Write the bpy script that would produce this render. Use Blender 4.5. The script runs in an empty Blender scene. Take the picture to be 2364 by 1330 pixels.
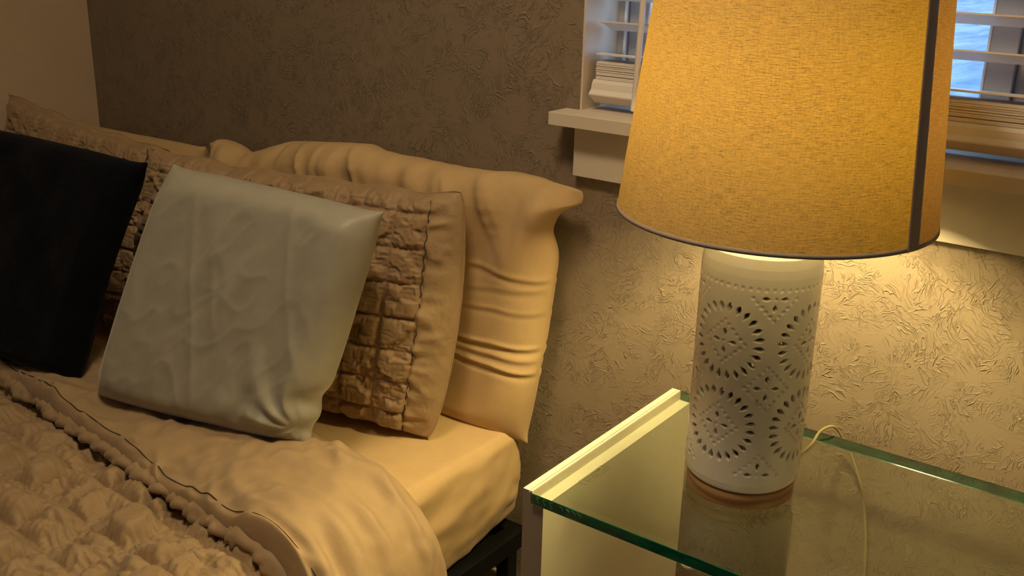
import bpy, math, random
import numpy as np
from mathutils import Vector, Matrix, noise

# ------------------------------------------------------------------ scene, camera, light
S = bpy.context.scene
COL = S.collection
S.view_settings.view_transform = 'Standard'
S.view_settings.look = 'None'
S.view_settings.gamma = 1
S.view_settings.use_curve_mapping = False
S.view_settings.exposure = 0.0
S.cycles.max_bounces = 8
S.cycles.adaptive_threshold = .04
S.cycles.sample_clamp_indirect = 4

def setup_camera():
    yaw, pitch, roll = .6307, .3297, .0247
    cy, sy = math.cos(yaw), math.sin(yaw)
    f = Vector((-sy*math.cos(pitch), cy*math.cos(pitch), -math.sin(pitch)))
    r = Vector((cy, sy, 0)); u = r.cross(f)
    c, s = math.cos(roll), math.sin(roll)
    r, u = c*r + s*u, -s*r + c*u
    cam = bpy.data.objects.new('camera', bpy.data.cameras.new('camera'))
    COL.objects.link(cam)
    M = Matrix((( r.x, u.x, -f.x, 1.0082), (r.y, u.y, -f.y, -1.5724), (r.z, u.z, -f.z, 1.4275), (0, 0, 0, 1)))
    cam.matrix_world = M
    cam.data.sensor_width = 36
    cam.data.lens = 2414.7/2364*36
    cam.data.clip_start = .05
    S.camera = cam
setup_camera()

world = bpy.data.worlds.new('dusk_sky'); S.world = world; world.use_nodes = True
wn = world.node_tree.nodes; wl = world.node_tree.links
bg = wn['Background']; bg.inputs['Strength'].default_value = 5.0
tc = wn.new('ShaderNodeTexCoord'); nz = wn.new('ShaderNodeTexNoise'); cr = wn.new('ShaderNodeValToRGB')
nz.inputs['Scale'].default_value = 3
cr.color_ramp.elements[0].color = (.16, .34, .66, 1); cr.color_ramp.elements[1].color = (.36, .55, .85, 1)
cr.color_ramp.elements[0].position = .35; cr.color_ramp.elements[1].position = .65
wl.new(tc.outputs['Generated'], nz.inputs['Vector']); wl.new(nz.outputs['Fac'], cr.inputs['Fac']); wl.new(cr.outputs['Color'], bg.inputs['Color'])

def area(name, loc, target, size, power, color, sy=None):
    l = bpy.data.lights.new(name, 'AREA'); l.energy = power; l.color = color
    l.shape = 'RECTANGLE'; l.size = size; l.size_y = sy or size
    o = bpy.data.objects.new(name, l); COL.objects.link(o); o.location = loc
    o.rotation_euler = (Vector(target)-Vector(loc)).to_track_quat('-Z', 'Y').to_euler()
    return o
# added overhead fill for the lamp's ceiling bounce; daylight of an unseen front window
area('ceiling_bounce_fill', (.25, -1.0, 2.42), (.20, -1.05, 0), .32, 17.0, (1.0, .78, .50))
area('front_window_daylight', (-.2, -3.9, 1.7), (-.4, 0, .8), 1.2, 1.6, (.66, .82, 1.0), 1.0)

LX, LY, GZ = .4853, -.2858, .6762          # lamp axis, table glass height
SX = .4928                                 # shade axis

# ------------------------------------------------------------------ helpers
def mesh(name, V, F, mat, parent=None, smooth=True, uv=None):
    me = bpy.data.meshes.new(name)
    V = np.asarray(V, dtype=np.float32).reshape(-1, 3)
    if isinstance(F, np.ndarray) and F.ndim == 2:
        n, k = F.shape
        me.vertices.add(len(V)); me.vertices.foreach_set('co', V.ravel())
        me.loops.add(n*k); me.loops.foreach_set('vertex_index', F.ravel().astype(np.int32))
        me.polygons.add(n)
        me.polygons.foreach_set('loop_start', np.arange(0, n*k, k, dtype=np.int32))
        me.polygons.foreach_set('loop_total', np.full(n, k, dtype=np.int32))
        me.update(calc_edges=True)
    else:
        me.from_pydata([tuple(map(float, v)) for v in V], [], [tuple(map(int, f)) for f in F])
    if uv is not None:
        L = me.uv_layers.new(name='UVMap')
        idx = np.zeros(len(me.loops), dtype=np.int32); me.loops.foreach_get('vertex_index', idx)
        L.data.foreach_set('uv', np.asarray(uv, dtype=np.float32)[idx].ravel())
    for m in (mat if isinstance(mat, (list, tuple)) else [mat]):
        me.materials.append(m)
    me.validate()
    me.polygons.foreach_set('use_smooth', np.full(len(me.polygons), bool(smooth)))
    me.update()
    o = bpy.data.objects.new(name, me); COL.objects.link(o)
    if parent is not None:
        o.parent = parent
        o.matrix_parent_inverse = Matrix.Translation(-Vector(parent.location))
    return o

def empty(name, loc, label, cat, group=None):
    o = bpy.data.objects.new(name, None); COL.objects.link(o); o.location = loc
    o.empty_display_size = .05
    return tag(o, label, cat, group)
def tag(o, label, cat, group=None):
    o['label'] = label; o['category'] = cat
    if group: o['group'] = group
    return o
def struct(o):
    o['kind'] = 'structure'; return o

def gridfaces(n, m, wrap=False, flip=False, off=0):
    """n rows x m columns; wrap joins the last column to the first"""
    i = np.arange(n-1)[:, None]; j = np.arange(m if wrap else m-1)[None, :]
    a = i*m + j; b = i*m + (j+1) % m; c = (i+1)*m + (j+1) % m; d = (i+1)*m + j
    F = np.stack([a, b, c, d], -1).reshape(-1, 4) + off
    return F[:, ::-1].copy() if flip else F

def bevel(o, w, seg=2):
    md = o.modifiers.new('bevel', 'BEVEL'); md.width = w; md.segments = seg; md.limit_method = 'ANGLE'
    md.angle_limit = math.radians(40)
    return o
def box(name, x0, x1, y0, y1, z0, z1, mat, parent=None, bev=.0015):
    V = [(x, y, z) for x in (x0, x1) for y in (y0, y1) for z in (z0, z1)]
    F = [(0, 1, 3, 2), (4, 6, 7, 5), (0, 4, 5, 1), (2, 3, 7, 6), (0, 2, 6, 4), (1, 5, 7, 3)]
    o = mesh(name, V, F, mat, parent, smooth=False)
    if bev: bevel(o, bev)
    return o
def prism(name, poly, x0, x1, mat, parent=None, bev=0):
    """(y, z) outline extruded along x"""
    n = len(poly)
    V = [(x0, y, z) for y, z in poly] + [(x1, y, z) for y, z in poly]
    F = [tuple(range(n))[::-1], tuple(range(n, 2*n))] + [(i, (i+1) % n, n+(i+1) % n, n+i) for i in range(n)]
    o = mesh(name, V, F, mat, parent, smooth=False)
    if bev: bevel(o, bev)
    return o
def lathe(name, prof, cx, cy, mat, parent=None, seg=96, uvr=None):
    P = np.array(prof); a = np.linspace(0, 2*math.pi, seg+1)
    V = np.stack([cx+P[:, 0][:, None]*np.sin(a), cy-P[:, 0][:, None]*np.cos(a), np.repeat(P[:, 1][:, None], seg+1, 1)], -1)
    uv = np.stack([np.broadcast_to(a*(uvr or .2), (len(P), seg+1)), V[..., 2]], -1)
    return mesh(name, V.reshape(-1, 3), gridfaces(len(P), seg+1, flip=False), mat, parent, uv=uv.reshape(-1, 2))
def tube(name, pts, r, mat, parent=None, seg=10, sub=8, cap=True):
    P = np.array(pts, float); n = len(P)
    T = []
    for i in range(n-1):
        p0, p1, p2, p3 = P[max(i-1, 0)], P[i], P[i+1], P[min(i+2, n-1)]
        for k in range(sub):
            t = k/sub
            T.append(.5*((2*p1)+(p2-p0)*t+(2*p0-5*p1+4*p2-p3)*t*t+(3*p1-p0-3*p2+p3)*t**3))
    T.append(P[-1]); T = np.array(T)
    d = np.gradient(T, axis=0); d /= np.linalg.norm(d, axis=1)[:, None]+1e-12
    up = np.array([.13, .31, .94]); a = np.cross(d, up); a /= np.linalg.norm(a, axis=1)[:, None]+1e-9; b = np.cross(d, a)
    ang = np.linspace(0, 2*math.pi, seg, endpoint=False)
    V = T[:, None]+r*(np.cos(ang)[None, :, None]*a[:, None]+np.sin(ang)[None, :, None]*b[:, None])
    F = [tuple(f) for f in gridfaces(len(T), seg, wrap=True)]
    if cap: F += [tuple(range(seg)), tuple(range((len(T)-1)*seg, len(T)*seg))[::-1]]
    return mesh(name, V.reshape(-1, 3), F, mat, parent)

def vnoise(X, scale, seed=0, oct=1):
    """smooth periodic-free value noise for arrays of points (N,3), range about -1..1"""
    rng = np.random.RandomState(seed); tab = rng.rand(64, 64, 64)*2-1
    out = 0; amp = 1
    for o in range(oct):
        Q = np.asarray(X)*scale + 17.3*(o+1) + 1000
        I = np.floor(Q).astype(int); f = Q-I; f = f*f*(3-2*f)
        v = 0
        for dx in (0, 1):
            for dy in (0, 1):
                for dz in (0, 1):
                    w = (f[..., 0] if dx else 1-f[..., 0])*(f[..., 1] if dy else 1-f[..., 1])*(f[..., 2] if dz else 1-f[..., 2])
                    v = v + w*tab[(I[..., 0]+dx) % 64, (I[..., 1]+dy) % 64, (I[..., 2]+dz) % 64]
        out = out+amp*v; amp *= .5; scale = scale*2.03
    return out
def v2(a, b, sa, sb, seed=0, oct=1):
    return vnoise(np.stack([a*sa, b*sb, np.zeros_like(a)], -1), 1.0, seed, oct)
def sstep(x, a, b):
    t = np.clip((x-a)/(b-a), 0, 1); return t*t*(3-2*t)

# ------------------------------------------------------------------ materials
class NT:
    def __init__(s, name):
        s.m = bpy.data.materials.new(name); s.m.use_nodes = True
        s.n = s.m.node_tree.nodes; s.l = s.m.node_tree.links
        s.b = s.n['Principled BSDF']; s.o = s.n['Material Output']
    def N(s, t, **kw):
        x = s.n.new(t)
        for k, v in kw.items():
            if k.startswith('i_'): x.inputs[k[2:].replace('_', ' ')].default_value = v
            else: setattr(x, k, v)
        return x
    def L(s, a, b): s.l.new(a, b); return s
    def math(s, op, a, b=None, c=None):
        x = s.n.new('ShaderNodeMath'); x.operation = op
        for i, v in enumerate((a, b, c)):
            if v is None: continue
            if isinstance(v, (int, float)): x.inputs[i].default_value = v
            else: s.l.new(v, x.inputs[i])
        return x.outputs[0]
    def coord(s, kind='Object'):
        return s.N('ShaderNodeTexCoord').outputs[kind]
    def mapping(s, vec, scale=(1, 1, 1), rot=(0, 0, 0)):
        x = s.N('ShaderNodeMapping'); x.inputs['Scale'].default_value = scale; x.inputs['Rotation'].default_value = rot
        s.l.new(vec, x.inputs['Vector']); return x.outputs[0]
    def noise(s, vec, scale, detail=2, rough=.5, dist=0):
        x = s.N('ShaderNodeTexNoise'); x.inputs['Scale'].default_value = scale; x.inputs['Detail'].default_value = detail
        x.inputs['Roughness'].default_value = rough; x.inputs['Distortion'].default_value = dist
        s.l.new(vec, x.inputs['Vector']); return x.outputs['Fac']
    def ramp(s, fac, *stops):
        x = s.N('ShaderNodeValToRGB'); e = x.color_ramp.elements
        while len(e) < len(stops): e.new(.5)
        for q, (p, c) in zip(e, stops): q.position = p; q.color = (*c, 1) if len(c) == 3 else c
        s.l.new(fac, x.inputs['Fac']); return x.outputs['Color']
    def bump(s, h, strength=1, dist=.001, normal=None):
        x = s.N('ShaderNodeBump'); x.inputs['Strength'].default_value = strength; x.inputs['Distance'].default_value = dist
        s.l.new(h, x.inputs['Height'])
        if normal is not None: s.l.new(normal, x.inputs['Normal'])
        return x.outputs['Normal']

def plain(name, col, rough=.5, spec=.5, metal=0, var=.0, vs=20, bump=0, bs=300, coat=0, sheen=0):
    t = NT(name); b = t.b
    b.inputs['Base Color'].default_value = (*col, 1); b.inputs['Roughness'].default_value = rough
    b.inputs['Specular IOR Level'].default_value = spec; b.inputs['Metallic'].default_value = metal
    b.inputs['Coat Weight'].default_value = coat; b.inputs['Sheen Weight'].default_value = sheen
    c = t.coord()
    f = t.noise(c, vs, 3)
    v = max(var, .02)
    t.L(t.ramp(f, (.3, tuple(x*(1-v) for x in col)), (.7, tuple(min(1, x*(1+v)) for x in col))), b.inputs['Base Color'])
    if bump: t.L(t.bump(t.noise(c, bs, 3), .5, bump), b.inputs['Normal'])
    return t.m

def wall_mat(name, col, strength=1.0, axis='xz'):
    t = NT(name); c = t.coord()
    if axis == 'yz': c = t.mapping(c, rot=(0, 0, math.pi/2))
    sep = t.N('ShaderNodeSeparateXYZ'); t.L(c, sep.inputs[0])
    com = t.N('ShaderNodeCombineXYZ'); t.L(sep.outputs['X'], com.inputs['X']); t.L(sep.outputs['Z'], com.inputs['Y'])
    p = com.outputs[0]
    def strokes(seed, cell, length, width, warp):
        off = t.N('ShaderNodeVectorMath', operation='ADD'); t.L(p, off.inputs[0]); off.inputs[1].default_value = (seed*3.7, seed*1.9, seed*7.7)
        q = off.outputs[0]
        wn_ = t.N('ShaderNodeTexNoise'); wn_.inputs['Scale'].default_value = 28; wn_.inputs['Detail'].default_value = 2; t.L(q, wn_.inputs['Vector'])
        sub = t.N('ShaderNodeVectorMath', operation='SUBTRACT'); t.L(wn_.outputs['Color'], sub.inputs[0]); sub.inputs[1].default_value = (.5, .5, .5)
        mul = t.N('ShaderNodeVectorMath', operation='SCALE'); mul.inputs['Scale'].default_value = warp; t.L(sub.outputs[0], mul.inputs[0])
        w = t.N('ShaderNodeVectorMath', operation='ADD'); t.L(q, w.inputs[0]); t.L(mul.outputs[0], w.inputs[1])
        vo = t.N('ShaderNodeTexVoronoi'); vo.inputs['Scale'].default_value = 1/cell; vo.inputs['Randomness'].default_value = 1
        t.L(w.outputs[0], vo.inputs['Vector'])
        sc = t.N('ShaderNodeSeparateColor'); t.L(vo.outputs['Color'], sc.inputs[0])
        ang = t.math('MULTIPLY', sc.outputs[0], 3.1416)
        vr = t.N('ShaderNodeVectorRotate', rotation_type='Z_AXIS'); t.L(w.outputs[0], vr.inputs['Vector']); t.L(ang, vr.inputs['Angle'])
        mp = t.mapping(vr.outputs[0], (1/length, 1/width, 1))
        n = t.noise(mp, 1.0, 1.0, .5, .3)
        d = t.math('ABSOLUTE', t.math('SUBTRACT', n, .5))
        r = t.math('SUBTRACT', 1.0, t.math('MULTIPLY', d, 1/.040)); r = t.math('MAXIMUM', r, 0)
        edge = t.math('MINIMUM', t.math('MULTIPLY', t.math('SUBTRACT', .72, vo.outputs['Distance']), 5), 1)
        edge = t.math('MAXIMUM', edge, 0)
        mask = t.noise(q, 14+seed*5, 1)
        mask = t.math('MAXIMUM', t.math('MINIMUM', t.math('MULTIPLY', t.math('SUBTRACT', mask, .44), 7), 1), 0)
        return t.math('MULTIPLY', t.math('MULTIPLY', r, edge), mask)
    a = strokes(1, .046, .026, .0068, .024)
    b = strokes(2, .030, .015, .0052, .018)
    c3 = strokes(3, .075, .042, .0085, .032)
    h = t.math('MAXIMUM', a, t.math('MULTIPLY', b, .8)); h = t.math('MAXIMUM', h, c3)
    g = t.noise(p, 220, 2); h2 = t.math('ADD', h, t.math('MULTIPLY', g, .16))
    h3 = t.math('ADD', h2, t.math('MULTIPLY', t.noise(p, 30, 2), .12))
    t.L(t.bump(h3, strength, .0016), t.b.inputs['Normal'])
    f = t.noise(p, 4, 3)
    t.L(t.ramp(f, (.3, tuple(x*.96 for x in col)), (.7, tuple(x*1.04 for x in col))), t.b.inputs['Base Color'])
    t.b.inputs['Roughness'].default_value = .62; t.b.inputs['Specular IOR Level'].default_value = .3
    return t.m

def fabric(name, col, var=.06, rough=.85, sheen=.25, weave=.00022, ws=900, spec=.2, fold=0):
    t = NT(name); c = t.coord()
    f = t.noise(c, 26, 4, .6)
    t.L(t.ramp(f, (.3, tuple(x*(1-var) for x in col)), (.7, tuple(min(1, x*(1+var)) for x in col))), t.b.inputs['Base Color'])
    t.b.inputs['Roughness'].default_value = rough; t.b.inputs['Sheen Weight'].default_value = sheen
    t.b.inputs['Sheen Roughness'].default_value = .4; t.b.inputs['Specular IOR Level'].default_value = spec
    h = t.math('ADD', t.noise(t.mapping(c, (1, 1, .25)), ws, 2), t.noise(t.mapping(c, (.25, .25, 1)), ws, 2))
    if fold:
        wn_ = t.N('ShaderNodeTexNoise'); wn_.inputs['Scale'].default_value = 22; wn_.inputs['Detail'].default_value = 3; t.L(c, wn_.inputs['Vector'])
        sc_ = t.N('ShaderNodeVectorMath', operation='SCALE'); sc_.inputs['Scale'].default_value = .045; t.L(wn_.outputs['Color'], sc_.inputs[0])
        ad_ = t.N('ShaderNodeVectorMath', operation='ADD'); t.L(c, ad_.inputs[0]); t.L(sc_.outputs[0], ad_.inputs[1])
        for vs_, am in ((34, 8.0), (75, 4.0)):
            vo = t.N('ShaderNodeTexVoronoi', feature='F1'); vo.inputs['Scale'].default_value = vs_; t.L(ad_.outputs[0], vo.inputs['Vector'])
            h = t.math('ADD', h, t.math('MULTIPLY', vo.outputs['Distance'], am*fold))
    t.L(t.bump(h, .6, weave), t.b.inputs['Normal'])
    return t.m

M = {}
TAUPE = (.245, .185, .125)
M['wall_accent'] = wall_mat('taupe_textured_wall', TAUPE, .85)
M['wall_light'] = wall_mat('cream_textured_wall', (.50, .385, .27), .3, 'yz')
M['wall_other'] = plain('cream_wall', (.55, .47, .37), .7, var=.03)
M['ceiling'] = plain('ceiling_paint', (.70, .66, .60), .8)
M['floor'] = plain('dark_brown_floor', (.055, .035, .022), .5, var=.3, vs=9)
M['trim'] = plain('white_trim_paint', (.66, .58, .47), .42, var=.02, bump=.0002, bs=60)
M['vinyl'] = plain('backlit_grey_vinyl', (.42, .41, .40), .4)  # backlit shade of the window frame put into the grey
M['vinyl_edge'] = plain('highlit_vinyl_edge', (.80, .80, .80), .35)  # highlights along the frame edges put into the white
M['slat'] = plain('white_blind_slat', (.74, .68, .62), .4)
M['lacquer'] = plain('white_lacquer', (.76, .66, .52), .35, coat=.1)
M['lacquer_shaded'] = plain('shaded_lacquer_edge', (.26, .21, .17), .5)  # shade on the front edges, turned from the lamp, put into the colour
M['ceramic'] = plain('glazed_white_ceramic', (.74, .67, .58), .22, .5, coat=.35)
M['sage'] = fabric('pale_grey_satin', (.325, .300, .235), .05, .45, .35, .00015, 1400, .35)
M['black'] = fabric('black_plush', (.0026, .0032, .0060), .35, .9, .05, .0016, 330, .1)
M['beige'] = fabric('golden_beige_cotton', (.52, .355, .175), .04, .8, .15, .0002, 1200, .2, .35)
M['sheet'] = fabric('beige_fitted_sheet_cotton', (.54, .37, .18), .04, .8, .15, .0002, 1200, .2)
M['ruched'] = fabric('taupe_ruched_satin', (.335, .225, .12), .07, .62, .25, .00025, 900, .35, 1.0)
M['band'] = fabric('beige_microfibre', (.36, .245, .132), .05, .7, .2, .0002, 900, .3, .5)
M['seam'] = plain('dark_seam_thread', (.045, .028, .014), .9)
M['metal'] = plain('black_metal', (.004, .0037, .0033), .55, .2)
M['brass'] = plain('brushed_brass', (.55, .42, .22), .35, metal=1)
M['trimband'] = fabric('dark_taupe_trim_tape', (.36, .29, .25), .05, .8, .1)
M['ink'] = plain('dark_print', (.09, .075, .02), .6)
def snow_mat():
    t = NT('blue_shaded_snow'); c = t.mapping(t.coord(), (1, .22, 1)); n = t.noise(c, 5.5, 5, .62, .4)
    t.L(t.ramp(n, (.36, (.105, .165, .215)), (.52, (.19, .25, .29)), (.66, (.30, .34, .36))), t.b.inputs['Base Color']); t.b.inputs['Roughness'].default_value = .9
    return t.m
M['snow'] = snow_mat()
M['housewall'] = plain('dark_siding', (.10, .12, .14), .8)

def wood_mat():
    t = NT('reddish_turned_wood'); c = t.coord()
    n = t.N('ShaderNodeTexWave', wave_type='RINGS', rings_direction='X'); t.L(t.mapping(c, (1, 1.2, 5)), n.inputs['Vector'])
    n.inputs['Scale'].default_value = 4; n.inputs['Distortion'].default_value = 7; n.inputs['Detail'].default_value = 3
    t.L(t.ramp(n.outputs['Fac'], (0, (.19, .085, .028)), (.55, (.31, .155, .055)), (1, (.38, .20, .08))), t.b.inputs['Base Color'])
    t.b.inputs['Roughness'].default_value = .38
    return t.m
M['wood'] = wood_mat()

def glass_mat(name, tint, refl=1.0, bump=False):
    t = NT(name)
    tr = t.N('ShaderNodeBsdfTransparent'); tr.inputs['Color'].default_value = (*tint, 1)
    gl = t.N('ShaderNodeBsdfGlossy'); gl.inputs['Roughness'].default_value = .004
    fr = t.N('ShaderNodeFresnel'); fr.inputs['IOR'].default_value = 1.52
    ge = t.N('ShaderNodeNewGeometry'); inv = t.math('SUBTRACT', 1.0, ge.outputs['Backfacing'])
    f = t.math('ADD', t.math('MULTIPLY', fr.outputs[0], inv), t.math('MULTIPLY', ge.outputs['Backfacing'], .05))
    f = t.math('MULTIPLY', f, refl)
    mx = t.N('ShaderNodeMixShader'); t.L(f, mx.inputs[0]); t.L(tr.outputs[0], mx.inputs[1]); t.L(gl.outputs[0], mx.inputs[2])
    t.L(mx.outputs[0], t.o.inputs['Surface'])
    t.n.remove(t.b)
    return t.m
M['glass'] = glass_mat('green_tinted_glass', (.92, .975, .90), 2.1)
M['glass_under'] = glass_mat('green_tinted_glass_underside', (.985, .995, .98), .3)
M['pane'] = glass_mat('window_pane', (.95, .97, .98), 1.0)
M['screen'] = glass_mat('pane_behind_insect_screen', (.30, .36, .44), 1.0)
def glass_edge():
    t = NT('deep_green_glass_edge'); c = t.coord()
    t.b.inputs['Base Color'].default_value = (.002, .040, .018, 1); t.b.inputs['Roughness'].default_value = .08
    n = t.noise(t.mapping(c, (30, 1, 90)), 1, 2)
    t.L(t.ramp(n, (.35, (.002, .040, .022)), (.7, (.005, .10, .05))), t.b.inputs['Base Color'])
    return t.m
M['glass_edge'] = glass_edge()
M['glass_chip'] = plain('pale_green_glass_fracture', (.08, .42, .24), .25)
M['clear'] = plain('clear_plastic_and_lit_chamfer', (.72, .66, .45), .25)
M['cord'] = plain('translucent_gold_cord', (.33, .27, .13), .35)

def shade_mat(name, trans, col_t, col_d):
    t = NT(name); uv = t.coord('UV')
    h1 = t.noise(t.mapping(uv, (60, 900, 1)), 1, 3, .65)       # weft slubs
    h2 = t.noise(t.mapping(uv, (900, 60, 1)), 1, 3, .65)       # warp
    n3 = t.noise(t.mapping(uv, (260, 420, 1)), 1, 3, .6)
    w1 = t.N('ShaderNodeTexWave', bands_direction='Y'); t.L(t.mapping(uv, (1, 1, 1)), w1.inputs['Vector'])
    w1.inputs['Scale'].default_value = 190; w1.inputs['Distortion'].default_value = 1.2; w1.inputs['Detail'].default_value = 2; w1.inputs['Detail Scale'].default_value = .6
    s = t.math('ADD', t.math('MULTIPLY', h1, .42), t.math('MULTIPLY', h2, .22))
    s = t.math('ADD', s, t.math('MULTIPLY', n3, .26)); s = t.math('ADD', s, t.math('MULTIPLY', w1.outputs['Fac'], .13))
    ct = t.ramp(s, (.38, tuple(x*.22 for x in col_t)), (.49, tuple(x*.88 for x in col_t)), (.60, tuple(min(1, x*1.35) for x in col_t)))
    cd = t.ramp(s, (.36, tuple(x*.6 for x in col_d)), (.62, tuple(min(1, x*1.15) for x in col_d)))
    di = t.N('ShaderNodeBsdfDiffuse'); tl = t.N('ShaderNodeBsdfTranslucent'); mx = t.N('ShaderNodeMixShader')
    t.L(ct, tl.inputs['Color'])
    b = t.bump(s, .5, .0006); t.L(b, di.inputs['Normal'])
    ge = t.N('ShaderNodeNewGeometry'); mc = t.N('ShaderNodeMix', data_type='RGBA')
    t.L(ge.outputs['Backfacing'], mc.inputs['Factor']); t.L(cd, mc.inputs['A']); mc.inputs['B'].default_value = (.88, .85, .78, 1)
    t.L(mc.outputs['Result'], di.inputs['Color'])
    mx.inputs[0].default_value = trans; t.L(di.outputs[0], mx.inputs[1]); t.L(tl.outputs[0], mx.inputs[2])
    t.L(mx.outputs[0], t.o.inputs['Surface']); t.n.remove(t.b)
    return t.m
M['shade'] = shade_mat('linen_shade_fabric', .15, (.104, .057, .0072), (.34, .25, .15))
M['shade_double'] = shade_mat('doubled_linen_fabric', .15, (.085, .042, .0095), (.32, .22, .13))
def emis(name, col, s):
    t = NT(name); t.b.inputs['Base Color'].default_value = (*col, 1)
    t.b.inputs['Emission Color'].default_value = (*col, 1); t.b.inputs['Emission Strength'].default_value = s
    return t.m
M['bulb'] = emis('glowing_bulb', (1.0, .80, .35), 810)

# ------------------------------------------------------------------ room
RX0, RX1, RY0, RZ1 = -1.5048, 3.2, -4.0, 2.5
WX0, WX1, WZ0, WZ1, WD = 0.0, 1.35, 1.128, 2.15, .12      # window opening
def wall_back():
    xs = [RX0-.1, WX0+.002, WX1-.002, RX1+.1]; zs = [0, WZ0-.010, WZ1-.002, RZ1]
    V = []; F = []
    for z in zs:
        for x in xs: V.append((x, 0, z))
    for k in range(3):
        for i in range(3):
            if i == 1 and k == 1: continue
            a = k*4+i; F.append((a, a+1, a+5, a+4))
    n = len(V)
    V += [(x, y+.2, z) for x, y, z in V]
    F += [tuple(q+n for q in f[::-1]) for f in list(F)]
    F += [(5, 9, 9+n, 5+n), (10, 6, 6+n, 10+n), (6, 5, 5+n, 6+n), (9, 10, 10+n, 9+n)]
    return struct(mesh('wall_back', V, F, M['wall_accent'], smooth=False))
wall_back()
struct(box('wall_left', RX0-.1, RX0, RY0-.1, 0, 0, RZ1, M['wall_light'], bev=0))
struct(box('wall_right', RX1, RX1+.1, RY0-.1, 0, 0, RZ1, M['wall_other'], bev=0))
struct(box('wall_front', RX0-.1, RX1+.1, RY0-.1, RY0, 0, RZ1, M['wall_other'], bev=0))
struct(box('floor', RX0-.1, RX1+.1, RY0-.1, .2, -.1, 0, M['floor'], bev=0))
struct(box('ceiling', RX0-.1, RX1+.1, RY0-.1, .2, RZ1, RZ1+.1, M['ceiling'], bev=0))
struct(box('baseboard_back', RX0, RX1, -.014, 0, 0, .11, M['trim']))

# window reveal, stool and apron
struct(box('trim_1', WX0-.0, WX0+.004, -.0005, WD, WZ0, WZ1, M['trim'], bev=0))
struct(box('trim_2', WX1-.004, WX1, -.0005, WD, WZ0, WZ1, M['trim'], bev=0))
struct(box('trim_3', WX0+.004, WX1-.004, -.0005, WD, WZ1-.004, WZ1, M['trim'], bev=0))
sill = box('trim_4', WX0-.0291, WX1+.03, -.0565, 0, WZ0-.0228, WZ0, M['trim'], bev=.001); struct(sill)
struct(box('trim_5', WX0+.004, WX1-.004, 0, WD, WZ0-.0228, WZ0, M['trim'], bev=0))
struct(box('trim_6', WX0+.0017, WX1, -.018, -.0003, WZ0-.116, WZ0-.0230, M['trim'], bev=.0012))
# window unit: outer frame, sash stiles, panes
win = bpy.data.objects.new('window_1', None); COL.objects.link(win); win.location = (.67, .13, WZ0); struct(win)
y0, y1 = .112, .16
def frame_rect(name, x0, x1, z0, z1, w, ya, yb, mat):
    V = []; F = []
    R = [(x0, z0), (x1, z0), (x1, z1), (x0, z1)]; Q = [(x0+w, z0+w), (x1-w, z0+w), (x1-w, z1-w), (x0+w, z1-w)]
    for yy in (ya, yb):
        V += [(x, yy, z) for x, z in R] + [(x, yy, z) for x, z in Q]
    for i in range(4):
        j = (i+1) % 4
        F += [(i, j, 4+j, 4+i), (8+j, 8+i, 12+i, 12+j), (4+i, 4+j, 12+j, 12+i), (j, i, 8+i, 8+j)]
    o = mesh(name, V, F, mat, win, smooth=False); bevel(o, .001); return o
frame_rect('window_frame', .004, 1.346, WZ0, WZ1-.004, .016, .110, .17, M['vinyl'])
frame_rect('window_sash', .021, .676, WZ0+.016, WZ1-.02, .040, .120, .150, M['vinyl'])
frame_rect('window_sash', .6765, 1.33, WZ0+.016, WZ1-.02, .040, .135, .165, M['vinyl'])
frame_rect('glazing_bead', .060, .637, WZ0+.055, WZ1-.059, .004, .118, .128, M['vinyl_edge'])
frame_rect('glazing_bead', .716, 1.29, WZ0+.055, WZ1-.059, .004, .132, .142, M['vinyl_edge'])
frame_rect('frame_lip', .018, 1.332, WZ0+.013, WZ1-.017, .004, .106, .112, M['vinyl_edge'])
box('pane', .062, .635, .134, .137, WZ0+.057, WZ1-.061, M['pane'], win, bev=0)
box('pane', .718, 1.288, .149, .152, WZ0+.057, WZ1-.061, M['screen'], win, bev=0)

# outdoors: snowy ground and the dark side of a neighbouring building
g = mesh('snowy_ground', [(-30, .6, .55), (40, .6, .55), (40, 60, .2), (-30, 60, .2)], [(0, 1, 2, 3)], M['snow'], smooth=False)
g['kind'] = 'structure'

# ------------------------------------------------------------------ window blind
bl = empty('window_blind', (.67, .04, WZ0+.02), 'white horizontal slat blind lowered almost to the window sill behind the lamp', 'window blind')
def slat(z, tilt, mat, yc=.045, x0=.016, x1=1.336):
    n = 7; d = .0500; c, s = math.cos(tilt), math.sin(tilt)
    top = []; bot = []
    for i in range(n):
        q = (i/(n-1)-.5)*d; cam = .0022*(1-(2*i/(n-1)-1)**2)
        top.append((yc+q*c-cam*s*0, z-q*s+cam+.0013)); bot.append((yc+q*c, z-q*s+cam-.0013))
    return prism('slat', top+bot[::-1], x0, x1, mat, bl)
zs = 1.218
for k in range(18):
    slat(zs+.0510*k+.004, math.radians(19 if k else 8), M['slat'])
for k in range(9):
    slat(1.183+.0034*k, random.Random(k).uniform(-.02, .02), M['slat'], .047+random.Random(k+9).uniform(-.001, .001))
rail = [(.018, 1.1815), (.014, 1.176), (.0125, 1.170), (.0115, 1.165), (.004, 1.158), (.004, 1.1555), (.026, 1.140), (.066, 1.140), (.072, 1.158), (.070, 1.176), (.066, 1.1815)]
prism('bottom_rail', rail, .0135, 1.338, M['slat'], bl, bev=.0006)
for x in (.24, .95, 1.22):
    for yy in (.021, .071):
        tube('ladder_string', [(x, yy, 1.18), (x, yy, 1.6), (x, yy, 2.12)], .0008, M['slat'], bl, seg=6, sub=1)
box('head_rail', .012, 1.338, .015, .075, 2.10, 2.144, M['slat'], bl)
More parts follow.
